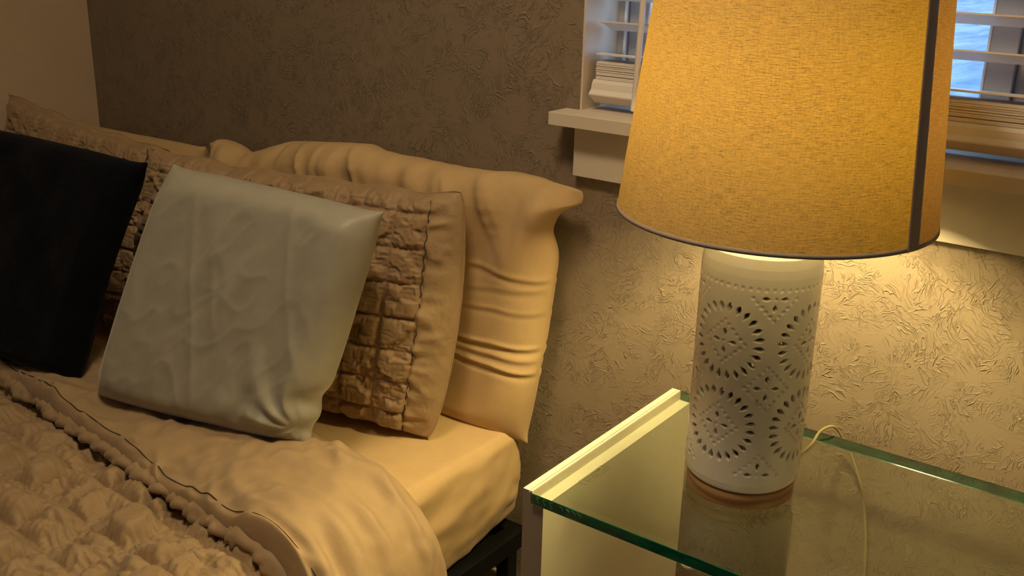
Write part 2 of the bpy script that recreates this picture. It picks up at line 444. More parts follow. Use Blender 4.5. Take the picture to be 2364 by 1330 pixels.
wand = tube('tilt_wand', [(.109, .000, 1.138), (.1155, .000, 1.34), (.122, .004, 1.7), (.126, .012, 2.09)], .0052, M['slat'], bl, seg=8, sub=4)

# ------------------------------------------------------------------ cloth solver (position based, numpy)
def ruche_tile(K, L, n, cell, ratio, iters, seed, zmax=.03, press=.0001, bend=(.12, 0), gath=.5, anch=.12, hf=.05, dm=.16, sz=.25, gw=.135):
    """periodic piece of gathered cloth: K x L stitched cells, stitch lines shorter than the cloth between them"""
    A, B = K*n, L*n
    d0 = cell/n; d1 = d0/ratio
    rng = np.random.RandomState(seed)
    gi, gj = np.meshgrid(np.arange(A), np.arange(B), indexing='ij')
    X = np.stack([gi*d0, gj*d0, np.zeros((A, B))], -1).astype(float)
    home = X.copy()
    ax = 2*math.pi*gi/A; ay = 2*math.pi*gj/B
    def pn(f, sd, cnt=28):
        q = np.zeros(gi.shape); r2 = np.random.RandomState(seed*31+sd)
        for _ in range(cnt):
            kx = r2.randint(-int(f*K), int(f*K)+1); ky = r2.randint(-int(f*L), int(f*L)+1); q = q+np.sin(kx*ax+ky*ay+r2.rand()*6.28)
        return q/math.sqrt(cnt/2)
    si = (gi % n == 0); sj = (gj % n == 0); seam = si | sj
    fu = np.abs((gi % n)/n-.5)*2; fv = np.abs((gj % n)/n-.5)*2      # 1 on the stitch lines
    dome = ((1-fu**2)*(1-fv**2))**.5
    X[..., 2] += dome*cell*(dm+dm*.65*pn(.8, 1))*1.0 + dome**.4*hf*cell*pn(2.2, 5)
    # gathers: short pleats standing at right angles to each stitch line
    g1 = np.sin(2*math.pi*(gi*d0)/(cell*gw)+2.0*pn(1.2, 7)+3*(gj//(n))) * np.exp(-((1-fv)/.35)**2)
    g2 = np.sin(2*math.pi*(gj*d0)/(cell*gw)+2.0*pn(1.2, 8)+3*(gi//(n))) * np.exp(-((1-fu)/.35)**2)
    X[..., 2] += gath*cell*.045*(g1+g2)*(~seam)
    per = np.array([A*d0, B*d0, 0])
    offs = [(1, 0, .9), (0, 1, .9), (1, 1, .30), (1, -1, .30), (2, 0, bend[0]), (0, 2, bend[0]), (3, 0, bend[1]), (0, 3, bend[1])]
    def edge_rest(di, dj):
        r = np.full((A, B), d1*math.hypot(di, dj))
        if dj == 0: r[sj] = d0*di
        if di == 0: r[si] = d0*dj
        return r
    rests = [edge_rest(a, abs(b)) if (a == 0 or b == 0) else np.full((A, B), d1*math.hypot(a, b)) for a, b, _ in offs]
    for it in range(iters):
        corr = np.zeros_like(X); W = np.zeros((A, B, 1))
        for (a, b, k), R in zip(offs, rests):
            if k == 0: continue
            Y = np.roll(X, (-a, -b), (0, 1))
            Y = Y + np.stack([np.where(gi+a >= A, per[0], 0), np.where(gj+b >= B, per[1], np.where(gj+b < 0, -per[1], 0)), np.zeros((A, B))], -1)
            D = Y-X; l = np.sqrt((D*D).sum(-1))+1e-9
            q = (l-R)
            if max(abs(a), abs(b)) > 1: q = np.where(q < -.25*R, q+.25*R, 0)
            c = (k*.5*q/l)[..., None]*D
            corr += c; W += k
            corr -= np.roll(c, (a, b), (0, 1)); W += k
        X += corr/W*2.0
        X[..., 2] += press*(1-it/iters)*(~seam)
        X[seam] += (home[seam]-X[seam])*np.array([anch, anch, sz])
        z = X[..., 2]
        z = np.maximum(z, 0); z = np.where(z > zmax*.6, zmax*.6+(z-zmax*.6)*.93, z)
        X[..., 2] = z
    return X-home, A, B, d0

def pillow_sim(w, h, T, N, iters, seed, press=.0002, nz=.3, border=1.0):
    """two square sheets sewn at the rim and inflated; returns (2,N,N,3)"""
    rng = np.random.RandomState(seed)
    u = np.linspace(-1, 1, N); U, Vv = np.meshgrid(u, u, indexing='ij')
    prof = ((1-np.abs(U)**2.6)*(1-np.abs(Vv)**2.6))**.62
    dx, dy = w/(N-1), h/(N-1)
    X = np.zeros((2, N, N, 3))
    for s in (0, 1):
        X[s, ..., 0] = U*w/2*.97; X[s, ..., 1] = Vv*h/2*.97
        nn = v2(U, Vv, 3, 3, seed+s, 3)
        X[s, ..., 2] = (1 if s == 0 else -1)*prof*T*.5*(1+nz*nn)
    rim = np.zeros((N, N), bool); rim[0] = rim[-1] = rim[:, 0] = rim[:, -1] = True
    def sl(a, b):
        A = (slice(None), slice(0, N-a), slice(0, N-b) if b >= 0 else slice(-b, N))
        B = (slice(None), slice(a, N), slice(b, N) if b >= 0 else slice(0, N+b))
        return A, B
    offs = [(1, 0, 1.), (0, 1, 1.), (1, 1, .3), (1, -1, .3), (2, 0, .15), (0, 2, .15), (4, 0, .04), (0, 4, .04)]
    for it in range(iters):
        corr = np.zeros_like(X); W = np.zeros((2, N, N, 1))
        for a, b, k in offs:
            A, B = sl(a, b); R = math.hypot(a*dx, b*dy)
            D = X[B]-X[A]; l = np.sqrt((D*D).sum(-1))+1e-9; q = l-R
            if max(a, abs(b)) > 1: q = np.minimum(q, 0)
            elif border != 1.0 and (a == 0 or b == 0):
                q = q.copy()
                if b == 0: q[:, :, 0] = l[:, :, 0]-R*border; q[:, :, -1] = l[:, :, -1]-R*border
                else: q[:, 0] = l[:, 0]-R*border; q[:, -1] = l[:, -1]-R*border
            c = (k*.5*q/l)[..., None]*D
            corr[A] += c; W[A] += k; corr[B] -= c; W[B] += k
        X += corr/W*2.0
        p = press*(.35+.65*(1-it/iters))
        gu = np.gradient(X, axis=1); gv = np.gradient(X, axis=2); n = np.cross(gu, gv); n /= np.linalg.norm(n, axis=-1, keepdims=True)+1e-9
        X[0] += p*n[0]; X[1] -= p*n[1]
        X[..., 2] = np.clip(X[..., 2], -T*.5, T*.5)
        m = (X[0]+X[1])*.5
        X[0][rim] = m[rim]; X[1][rim] = m[rim]
    return X

def pose(X, TL, TR, BR, BL, extra=None):
    """bend a simulated pillow so that its four corners land on four points (x right, y up)"""
    TL, TR, BR, BL = map(np.array, (TL, TR, BR, BL))
    N = X.shape[1]
    U = np.zeros(X.shape[:3]); Vv = U.copy()
    cx = np.abs([X[0, 0, 0, 0], X[0, -1, 0, 0], X[0, 0, -1, 0], X[0, -1, -1, 0]]).mean(); cy = np.abs([X[0, 0, 0, 1], X[0, -1, 0, 1], X[0, 0, -1, 1], X[0, -1, -1, 1]]).mean()
    U = (X[..., 0]/cx+1)/2; Vv = (X[..., 1]/cy+1)/2
    P = (BL*((1-U)*(1-Vv))[..., None]+BR*(U*(1-Vv))[..., None]+TL*((1-U)*Vv)[..., None]+TR*(U*Vv)[..., None])
    n = np.cross((TR+BR)-(TL+BL), (TL+TR)-(BL+BR)); n = n/np.linalg.norm(n)      # points toward the viewer side
    P = P+X[..., 2][..., None]*n
    if extra is not None: P = extra(P, U, Vv, X, n)
    return P

def two_sheet(name, P, mat, parent=None):
    N = P.shape[1]
    idx = np.arange(N*N).reshape(N, N); back = idx+N*N
    rim = np.zeros((N, N), bool); rim[0] = rim[-1] = rim[:, 0] = rim[:, -1] = True
    back = np.where(rim, idx, back)
    def fc(I, flip):
        F = np.stack([I[:-1, :-1], I[1:, :-1], I[1:, 1:], I[:-1, 1:]], -1).reshape(-1, 4)
        return F[:, ::-1] if flip else F
    F = np.concatenate([fc(idx, False), fc(back, True)])
    V = P.reshape(-1, 3)
    used = np.unique(F); remap = np.full(len(V), -1); remap[used] = np.arange(len(used))
    o = mesh(name, V[used], remap[F], mat, parent)
    sb = o.modifiers.new('smooth_cloth', 'SUBSURF'); sb.levels = sb.render_levels = 1
    return o

# ------------------------------------------------------------------ bed
MT = .500
bed = empty('bed_frame', (-.75, -1.0, 0), 'black metal platform bed frame under the beige mattress', 'bed frame')
box('side_rail', -.088, -.054, -2.02, -.045, .238, .277, M['metal'], bed)
box('side_rail', -1.47, -1.44, -2.02, -.045, .238, .277, M['metal'], bed)
box('head_rail', -1.44, -.088, -.075, -.045, .238, .277, M['metal'], bed)
box('foot_rail', -1.44, -.088, -2.02, -1.99, .238, .277, M['metal'], bed)
for yy in np.arange(-1.9, -.1, .22):
    box('slat', -1.44, -.088, yy-.03, yy+.03, .262, .277, M['metal'], bed)
for x in (-1.455, -.071):
    for yy in (-1.97, -1.0, -.09):
        box('leg', x-.015, x+.015, yy-.015, yy+.015, 0, .238, M['metal'], bed)
# dust boards showing as a dark strip between mattress and rail
# mattress wearing the fitted sheet
mt = empty('mattress', (-.76, -1.0, .28), 'mattress in a golden beige fitted sheet on the black bed frame', 'mattress')
def rounded_block(name, x0, x1, y0, y1, z0, z1, r, mat, parent, disp=None, nx=110, ny=110):
    # superposed loops from bottom rim up over the shoulder to the top centre
    prof = [(0, 0)]+[(0, t) for t in np.linspace(.01, 1, 26)]
    rings = []
    H = z1-z0
    per = []
    def loop(inset, z):
        a0, a1, b0, b1 = x0+inset, x1-inset, y0+inset, y1-inset
        rr = max(r*1.1-inset, .004); pts = []
        m = 90
        for (cx, cy, st) in ((a1-rr, b1-rr, 0), (a0+rr, b1-rr, 1), (a0+rr, b0+rr, 2), (a1-rr, b0+rr, 3)):
            for k in range(8):
                an = (st+k/7)*math.pi/2
                pts.append((cx+rr*math.cos(an), cy+rr*math.sin(an)))
        out = []
        for i in range(len(pts)):
            p, q = pts[i], pts[(i+1) % len(pts)]
            dd = math.dist(p, q); k = max(1, int(dd/.012)) if dd > .05 else 1
            out.append((p, q, k))
        return out, z
    tmpl = None; V = []; rows = 0
    sect = [(.03, 0.0), (.008, 0.0)]+[(0.0, t*(H-r)) for t in np.linspace(.05, 1, 18)]+[(r*(1-math.cos(a)), H-r+r*math.sin(a)) for a in np.linspace(.15, math.pi/2, 8)]+[(r+t, H+.0) for t in (.02, .05, .09, .14, .2, .3, .4, .5, .6)]
    for ins, z in sect:
        segs, _ = loop(min(ins, .64), z)
        if tmpl is None: tmpl = [k for _, _, k in segs]
        row = []
        for (p, q, _), k in zip(segs, tmpl):
            for t in range(k):
                row.append((p[0]+(q[0]-p[0])*t/k, p[1]+(q[1]-p[1])*t/k, z0+z))
        V.append(row)
    V = np.array(V); m = V.shape[1]
    F = [tuple(f) for f in gridfaces(len(V), m, wrap=True)]
    F.append(tuple(range((len(V)-1)*m, len(V)*m)))
    P = V.reshape(-1, 3)
    if disp is not None: P = disp(P)
    return mesh(name, P, F, mat, parent)
def sheet_disp(P):
    x, y, z = P[:, 0].copy(), P[:, 1].copy(), P[:, 2].copy()
    side = sstep(x, -.12, -.065)*(1-sstep(z, .47, .498))*sstep(-y, -.02, .10)
    w = v2(y, z, 9, 14, 3, 3)*.009
    w += np.maximum(0, 1-np.abs(v2(y+z*.7, z, 11, 3, 5, 2))*6)*.009*sstep(.44-z, 0, .12)
    w += .0035*np.maximum(0, 1-np.abs((y+.208)+(z-.4)*.03)/.006)
    # gathered elastic hem, tucked lower away from the corner
    P[:, 0] += side*w
    low = (1-sstep(z, .28, .46))*sstep(x, -.12, -.065)
    lift = .040*np.exp(-((y+.02)/.13)**2)
    P[:, 2] += low*lift
    P[:, 0] += -.012*low*sstep(.36-z, 0, .08)
    P[:, 2] += (z > .495)*(v2(x, y, 5, 5, 8, 3)*.003+.004*np.exp(-((x+.3)/.3)**2))
    return P
rounded_block('fitted_sheet', -1.488, -.060, -2.0, -.045, .279, MT, .028, M['sheet'], mt, sheet_disp)
# --- comforter
cf = empty('comforter', (-.7, -1.2, .51), 'taupe ruched comforter with its plain top edge folded back across the bed', 'comforter')
TH, tA, tB, tD = ruche_tile(7, 6, 22, .088, .79, 120, 15, zmax=.045, press=0, gath=1.1, bend=(.025, 0), hf=.025, dm=.21, sz=.5, gw=.165)
def base_path(s):
    """across the bed: s from the wall side; returns x, z offset and outward normal (x, z)"""
    xf = -.115; R = .10; s0 = xf-(-1.488)
    a = np.clip((s-s0)/R, 0, math.pi/2*1.02)
    x = np.where(s < s0, -1.488+s, xf+R*np.sin(a)); dz = np.where(s < s0, 0, -R*(1-np.cos(a)))
    over = np.maximum(s-s0-R*math.pi/2*1.02, 0)
    dz = dz-over; x = x+over*.10
    return x, dz, np.sin(a), np.cos(a)
def comforter_lower():
    ns, nt = int(1.80/tD), int(1.62/tD)
    I, J = np.meshgrid(np.arange(ns), np.arange(nt), indexing='ij')
    h = TH[I % tA, J % tB]
    s = I*tD+h[..., 0]; y = -.46-(J*tD+h[..., 1])
    y = y-.02*v2(s, y, 2.5, 2.5, 31, 2)
    x, dz, nx, nz = base_path(s)
    o = .008+h[..., 2]*1.32*(.62+.38*sstep(-y, .66, .74))+.010*v2(s, y, 4, 4, 21, 2)+.022*np.exp(-((y+1.0)/.5)**2)
    P = np.stack([x+nx*o, y, MT+.002+dz+nz*o], -1)
    ob = mesh('ruched_cover', P.reshape(-1, 3), gridfaces(ns, nt, flip=True), M['ruched'], cf)
comforter_lower()
YN_x = np.array([-1.49, -.96, -.589, -.305, -.089, .0, .06]); YN_y = np.array([-.575, -.612, -.655, -.690, -.703, -.70, -.69])
YF_x = np.array([-1.49, -.60, -.42, -.281, -.104, -.02, .02]); YF_y = np.array([-.40, -.375, -.375, -.392, -.405, -.425, -.41])
def comforter_band():
    ns = 330; q = 64
    s = np.linspace(0, 1.78, ns); x, dz, nx, nz = base_path(s)
    drop = np.clip(-dz/.3, 0, 1)
    yn = np.interp(x, YN_x, YN_y)-.02*drop; yf = np.interp(x, YF_x, YF_y)+.03*drop
    yn = np.convolve(np.pad(yn, 12, 'edge'), np.ones(25)/25, 'valid'); yf = np.convolve(np.pad(yf, 12, 'edge'), np.ones(25)/25, 'valid')
    # section: (fraction from near to far, height); starts tucked under the near edge, runs over, rounds the far edge, ends beneath
    sec = [(.10, .036), (.03, .040), (-.01, .048), (-.012, .058), (.01, .068), (.06, .074), (.2, .078), (.4, .080), (.6, .079), (.78, .074), (.9, .062), (.97, .046), (1., .028), (.985, .012), (.93, .004), (.8, .002)]
    sec = np.array(sec); t = np.linspace(0, len(sec)-1, q); k = np.minimum(t.astype(int), len(sec)-2); f = t-k
    p0, p1, p2, p3 = sec[np.maximum(k-1, 0)], sec[k], sec[k+1], sec[np.minimum(k+2, len(sec)-1)]; ff = f[:, None]
    C = .5*((2*p1)+(p2-p0)*ff+(2*p0-5*p1+4*p2-p3)*ff**2+(3*p1-p0-3*p2+p3)*ff**3)
    S_, Q = np.meshgrid(s, np.arange(q), indexing='ij')
    fr = C[:, 0][None, :]; oo = C[:, 1][None, :]
    y = yn[:, None]+(yf-yn)[:, None]*fr
    o = np.broadcast_to(oo, y.shape).copy()
    top = sstep(oo, .045, .07)
    w = v2(S_, y, 5, 7, 41, 2)*.006
    # long soft folds running along the band, stronger where it goes over the side
    w += (1-np.abs(v2(S_*.6+y*1.5, y-S_*.35, 6, 16, 44, 2)))**3*.006
    dr = sstep(S_, 1.05, 1.5)
    w += dr*((1-np.abs(v2(S_*1.2, y+S_*.25, 3.2, 20, 47, 2)))**4*.013-.004)
    w += (1-np.abs(v2(S_+y*.8, y-S_*.2, 9, 30, 53, 2)))**6*.0035+(1-np.abs(v2(S_-y*.9, y+S_*.4, 12, 20, 57, 2)))**7*.003
    w += .004*np.maximum(0, 1-np.abs(v2(S_+y, y, 14, 9, 49, 1))*5)*sstep(S_, .7, 1.2)
    o += w*top*1.9
    y += .006*v2(S_, y*0, 9, 1, 51, 2)*(fr < .3)
    xx = x[:, None]+nx[:, None]*o; zz = MT+.004+dz[:, None]+nz[:, None]*o
    P = np.stack([xx, y, zz], -1)
    ob = mesh('folded_back_band', P.reshape(-1, 3), gridfaces(ns, q, flip=False), M['band'], cf)
    sb = ob.modifiers.new('smooth_cloth', 'SUBSURF'); sb.levels = sb.render_levels = 1
    # stitched seam just inside the near edge
    qi = int(np.argmin(np.abs(C[:, 0]-.03)+(C[:, 1] < .05)))
    tube('hem_seam', (P[:, qi]+np.stack([nx*.0004, nx*0, nz*.0002], -1))[::4], .0010, M['seam'], cf, seg=6, sub=3)
    # gathered lip of the outer cover peeping out under the band
    nl = 12; hv = np.zeros((ns, nl, 3)); a = np.linspace(-.3, math.pi*1.15, nl)
    ph = v2(s, s*0, 38, 1, 61, 2); 
    for i in range(nl):
        rr = .0125*(1+.5*ph)+.006*np.abs(np.sin(s*80+3*ph+i*.45))
        yy = yn+.002-np.sin(a[i])*rr*1.25; oo_ = .046+np.cos(a[i])*rr*.9
        hv[:, i] = np.stack([x+nx*oo_, yy, MT+.004+dz+nz*oo_], -1)
    ob = mesh('ruffled_hem', hv.reshape(-1, 3), gridfaces(ns, nl, flip=True), M['ruched'], cf)
comforter_band()

# --- pillows
def lean(P, U, Vv, X, n): return P
# upright beige pillow behind, right
RX_T = [(-.975, .93), (-.91, .955), (-.86, .948), (-.816, .932), (-.75, .955), (-.70, .972), (-.586, .988), (-.536, .993), (-.462, 1.0), (-.415, .992), (-.346, .988), (-.258, .986), (-.153, .993), (-.075, 1.0), (0., 1.006), (.06, 1.0)]
def back_right():
    X = pillow_sim(.62, .46, .11, 120, 420, 11, .00014, .45)
    BLc, BRc, TRc, TLc = (-.93, -.07, .505), (-.040, -.070, .478), (.030, -.065, .985), (-.955, -.07, .935)
    tx = np.array([p[0] for p in RX_T]); tz = np.array([p[1] for p in RX_T])
    def ex(P, U, Vv, X, n):
        # floppy pillowcase rim: the top edge follows its own ups and downs
        zt = np.interp(P[..., 0], tx, tz); lin = TLc[2]+(TRc[2]-TLc[2])*U
        P[..., 2] += (zt-lin+.012)*sstep(Vv, .55, 1.0)
        # loose corner of the pillowcase standing off the filling
        cn = sstep(U, .86, 1.0)*np.exp(-((Vv-.97)/.055)**2)
        P[..., 0] += .034*cn; P[..., 2] -= .020*cn; P[..., 1] -= .022*cn*np.cos(U*30)
        P[..., 0] -= .012*sstep(U, .9, 1.0)*np.exp(-((Vv-.82)/.05)**2)
        fr = sstep(-X[..., 2]*0+X[..., 2], -.2, .01)
        wv = v2(P[..., 0], P[..., 2], 16, 6, 5, 3)
        P[..., 1] += -.012*wv*sstep(Vv, .6, .95)
        rg = (1-np.abs(v2(P[..., 0]+.35*P[..., 2], P[..., 2], 17, 5, 15, 2)))**3
        P[..., 1] -= (.016*rg-.006)*sstep(Vv, .62, .85)*(X[..., 2] > -.002)
        P[..., 1] += .014*np.exp(-((P[..., 0]+.70-.25*(P[..., 2]-.95))/.006)**2)*sstep(Vv, .7, .85)
        # crisp fold lines of new bedding
        for z0, a, sl in ((.835, .004, -.06), (.760, .002, .05), (.690, .0055, .03), (.668, .003, -.02), (.645, .006, -.07), (.80, .0015, .12)):
            dd = P[..., 2]-z0-sl*(P[..., 0]+.1)-.006*v2(P[..., 0], P[..., 2]*0, 14, 1, 9, 2)
            P[..., 1] -= (fr*a*.8*np.exp(-(dd/.0042)**2)-fr*a*.7*np.exp(-((dd+.010)/.006)**2))*sstep(P[..., 0], -.25, -.12)
        # deep diagonal fold sweeping down from the top right corner
        dd = (P[..., 0]-.0)*.80-(P[..., 2]-.93)*.42+.02
        P[..., 1] -= .014*np.exp(-(dd/.022)**2)*sstep(P[..., 2], .78, .90)*fr
        P[..., 1] += .010*np.exp(-((dd+.045)/.022)**2)*sstep(P[..., 2], .76, .88)*fr
        return P
    P = pose(X, TLc, TRc, BRc, BLc, ex)
    P[..., 1] = np.minimum(P[..., 1], -.012)
    o = two_sheet('pillow', P, M['beige'])
    tag(o, 'large plain golden beige pillow standing against the taupe wall nearest the lamp', 'pillow')
back_right()
def back_left():
    X = pillow_sim(.58, .42, .10, 64, 300, 12, .00014, .35)
    P = pose(X, (-1.47, -.07, .935), (-.97, -.07, .940), (-.97, -.07, .505), (-1.46, -.07, .505))
    P[..., 1] = np.minimum(P[..., 1], -.012)
    P[..., 0] = np.maximum(P[..., 0], -1.498)
    o = two_sheet('pillow', P, M['beige'])
    tag(o, 'plain beige pillow against the wall, only its top edge showing above the left sham', 'pillow')
back_left()

SH, sA, sB, sD = ruche_tile(7, 7, 20, .066, .84, 200, 4, zmax=.015, press=.00002, gath=1.1, bend=(.08, 0))
def sham(TL, TR, BR, BL, T, label, u1=.86, seed=0, nn=96, flangew=True):
    TL, TR, BR, BL = map(lambda q: np.array(q, float), (TL, TR, BR, BL))
    n = np.cross((TR+BR)-(TL+BL), (TL+TR)-(BL+BR)); n /= np.linalg.norm(n)
    def surf(U, V, side):
        u = np.clip(U, 0, 1); v = np.clip(V, 0, 1)
        pr = ((1-np.abs(2*u-1)**4.5)*(1-np.abs(2*v-1)**4.5))**.5
        k = .012*(1-np.abs(2*u-1)**6)*0
        # rims bow inwards between the corners
        uu = .5+(u-.5)*(1+np.where(u > .5, .075, -.01)*(1-(2*v-1)**2)**.7); vv = .5+(v-.5)*(1-.045*(1-(2*u-1)**2))
        P = BL*((1-uu)*(1-vv))[..., None]+BR*(uu*(1-vv))[..., None]+TL*((1-uu)*vv)[..., None]+TR*(uu*vv)[..., None]
        P = P+(sstep(v, .8, 1.0)*(.005*v2(u*9+seed, v*0, 1, 1, 71, 2)+.003*np.sin(u*31+seed)))[..., None]*np.array([0, 0, 1.])
        h = side*pr*T*.5*(1.0+.25*(1-v)*v*4*(1 if side > 0 else .2))
        return P+h[..., None]*n
    root = empty('pillow_sham', tuple((BL+BR)/2), label, 'pillow sham')
    N = nn; u = .5-.5*np.cos(np.linspace(0, math.pi, N)); U, V = np.meshgrid(u, u, indexing='ij')
    F = surf(U, V, 1.); B = surf(U, V, -1.)
    w = v2(U, V, 7, 9, seed, 3)*.009+(1-np.abs(v2(U*1.3+V, V-U*.4, 5, 12, seed+3, 2)))**4*.012+(U > u1)*(1-np.abs(v2(U*2+V*.6, V, 6, 17, seed+5, 2)))**4*.010
    msk = 4*np.minimum(np.minimum(U, 1-U), np.minimum(V, 1-V)); msk = np.clip(msk*4, 0, 1)
    F = F+((w-.003)*msk)[..., None]*n; B = B-(w*msk)[..., None]*n
    F = F-(.006*(U < u1))[..., None]*n*msk[..., None]
    body = two_sheet('plain_cover', np.stack([F, B]), M['ruched_plain'], root)
    # ruched panel
    Wd = np.linalg.norm(TR-TL)*u1; Hd = np.linalg.norm(TL-BL)
    ni, nj = int(round(Wd/sD)), int(round(Hd/sD))
    I, J = np.meshgrid(np.arange(ni+1), np.arange(nj+1), indexing='ij')
    h = SH[(I+seed*7) % sA, (J+4) % sB]
    pu = (I*sD+h[..., 0])/Wd*u1*.998+.001; pv = (J*sD+h[..., 1])/Hd
    edge = np.minimum(np.minimum(I/6., J/6.), np.minimum((ni-I)/3., (nj-J)/6.)); edge = np.clip(edge, .1, 1)
    # wavy rim
    pv = .5+(pv-.5)*.992
    # cosine spacing is not used here so that the cells keep their size over the rounded rim
    base = surf(pu, pv, 1.)
    gu = np.gradient(base, axis=0); gv = np.gradient(base, axis=1); nn_ = np.cross(gu, gv); nn_ /= np.linalg.norm(nn_, axis=-1, keepdims=True)+1e-9
    nn_ = nn_*.75+n*.25
    base = base+((w_at(pu, pv, seed)-.003)*.4)[..., None]*n
    P = base+nn_*((h[..., 2]*1.25+.0035)*edge)[..., None]
    ob = mesh('ruched_panel', P.reshape(-1, 3), gridfaces(ni+1, nj+1, flip=True), M['ruched_sham'], root)
    sb = ob.modifiers.new('smooth_cloth', 'SUBSURF'); sb.levels = sb.render_levels = 1
    # seam between the panel and the plain side border
    if flangew:
        vv = np.linspace(.02, .98, 60); uu = np.full(60, u1)
        L = surf(uu, vv, 1.)+n*.004; L[:, 0] += .0022*np.sin(np.arange(60)*1.9)
        tube('border_seam', L, .0011, M['seam'], root, seg=6, sub=3)
    # rim seam
    L = []
    for a in np.linspace(0, 1, 26): L.append((a, 1.0))
    for a in np.linspace(1, 0, 20)[1:]: L.append((1.0, a))
    L = np.array(L); e = surf(L[:, 0], L[:, 1], 1.)
    tube('rim_seam', e+n*.002, .0018, M['ruched_plain'], root, seg=6, sub=2)
    return root
def w_at(U, V, seed): return v2(U, V, 7, 9, seed, 3)*.007
M['ruched_sham'] = fabric('brown_taupe_ruched_fabric', (.30, .195, .105), .06, .62, .25, .0002, 900, .35, 1.0)
M['ruched_plain'] = fabric('brown_taupe_plain_fabric', (.335, .225, .118), .05, .65, .2, .0002, 900, .3, 1.6)
sham((-.845, -.300, .985), (-.131, -.170, .984), (-.172, -.212, .506), (-.935, -.345, .512), .11, 'brown ruched sham with plain side border, right behind the pale grey cushion', .93, 2)
sham((-1.452, -.262, 1.030), (-.93, -.195, .957), (-.90, -.25, .510), (-1.46, -.31, .510), .075, 'brown ruched sham at the left wall, behind the black plush cushion', .9, 5, 64)

def cushion_white():
    X = pillow_sim(.47, .47, .105, 96, 520, 21, .00013, .28)
    def ex(P, U, Vv, X, n):
        f = (X[..., 2] > 0)*1.0; rim = np.clip(8*np.minimum(np.minimum(U, 1-U), np.minimum(Vv, 1-Vv)), 0, 1)
        # slack folds gathering at the lower right corner and soft drags across the face
        r = np.hypot((U-.97), (Vv-.07)); an = np.arctan2(Vv-.07, .97-U)
        P = P+n*(f*rim*(.010*np.sin(an*13+4*v2(U, Vv, 5, 5, 3, 1))*np.exp(-(r/.22)**2)))[..., None]
        P[..., 0] -= .014*np.exp(-((Vv-.20)/.045)**2)*sstep(U, .86, 1.0)+.008*np.exp(-((Vv-.08)/.03)**2)*sstep(U, .9, 1.0)
        P = P+n*(f*rim*(.0022*(1-np.abs(v2(U*.8-Vv*.5, Vv+U*.6, 13, 5, 24, 2)))**4))[..., None]
        P = P+n*(f*rim*(.0050*v2(U*1.6-Vv*.6, Vv+U*.3, 7, 2.4, 14, 2)*sstep(U, .15, .5)))[..., None]
        P = P+n*(f*rim*(.0040*(1-np.abs(v2(U+Vv*.35, Vv, 6, 1.2, 17, 2)))**5))[..., None]
        return P
    P = pose(X, (-.583, -.440, 1.016), (-.147, -.350, .985), (-.214, -.476, .580), (-.670, -.588, .580), ex)
    o = two_sheet('throw_pillow', P, M['sage'])
    tag(o, 'pale grey smooth square cushion leaning on the right ruched sham', 'cushion')
cushion_white()
def cushion_black():
    def ex(P, U, Vv, X, n):
        P[..., 0] -= .030*sstep(U, .45, 1.0)*(1-(2*np.clip(Vv, 0, 1)-1)**2)
        return P+n*((X[..., 2] > 0)*.006*v2(U, Vv, 5, 5, 91, 2))[..., None]
    X = pillow_sim(.50, .46, .085, 80, 420, 22, .00014, .25)
    P = pose(X, (-1.17, -.46, 1.013), (-.654, -.440, 1.007), (-.746, -.572, .580), (-1.276, -.637, .580), ex)
    o = two_sheet('throw_pillow', P, M['black'])
    tag(o, 'black plush square cushion at the left edge of the bed', 'cushion')
cushion_black()

# ------------------------------------------------------------------ nightstand
ns_ = empty('nightstand', (.685, -.27, 0), 'white open nightstand with side panels beside the bed', 'nightstand')
X0, X1, YF, YB = .2494, 1.1200, -.4940, -.0493
TOP = GZ-.0005
def side_panel(xa, xb, left):
    # outer strip stands level with the glass, inner ledge carries it
    if left: poly = [(xa, 0), (xb, 0), (xb, GZ-.0178), (xa+.0155, GZ-.0178), (xa+.0155, TOP), (xa+.0120, TOP), (xa+.0120, TOP-.0025), (xa+.0108, TOP-.0025), (xa+.0108, TOP), (xa, TOP)]
    else: poly = [(xa, 0), (xb, 0), (xb, TOP), (xb-.0155, TOP), (xb-.0155, GZ-.0178), (xa, GZ-.0178)]
    n = len(poly); V = [(x, YF, z) for x, z in poly]+[(x, YB, z) for x, z in poly]
    F = [tuple(range(n)), tuple(range(n, 2*n))[::-1]]+[((i+1) % n, i, n+i, n+(i+1) % n) for i in range(n)]
    o = mesh('side_panel', V, F, [M['lacquer'], M['lacquer_shaded']], ns_, smooth=False)
    o.data.polygons[0].material_index = 1
    return o
side_panel(X0, .2850, True); side_panel(1.0844, 1.1200, False)
box('lower_shelf', .2855, 1.0839, YF+.01, YB-.002, .10, .125, M['lacquer'], ns_)
# glass top
gt = empty('glass_tabletop', (.685, -.27, GZ-.0174), 'thick green-edged clear glass top lying on the white nightstand', 'glass top')
gx0, gx1, gy0, gy1, gz0, gz1 = .2668, 1.1035, -.4998, -.0500, GZ-.0174, GZ
c_ = .0008
def glass_slab():
    xs = [(gx0, gx1, gy0, gy1)]
    V = []; 
    for (ins, z) in ((c_*1.6, gz0), (0, gz0+c_*1.6), (0, gz1-c_), (c_, gz1)):
        V += [(gx0+ins, gy0+ins, z), (gx1-ins, gy0+ins, z), (gx1-ins, gy1-ins, z), (gx0+ins, gy1-ins, z)]
    F = [(3, 2, 1, 0)]; mi = [1]
    for k in range(3):
        for i in range(4):
            j = (i+1) % 4; F.append((k*4+i, k*4+j, k*4+4+j, k*4+4+i)); mi.append((3 if k == 0 else 2) if i == 0 else (1 if i == 3 else 2))  # lit line of the lower front chamfer painted in pale colour
    F.append((12, 13, 14, 15)); mi.append(0)
    o = mesh('glass_sheet', V, F, [M['glass'], M['glass_under'], M['glass_edge'], M['clear']], gt, smooth=False)
    for p, m in zip(o.data.polygons, mi): p.material_index = m
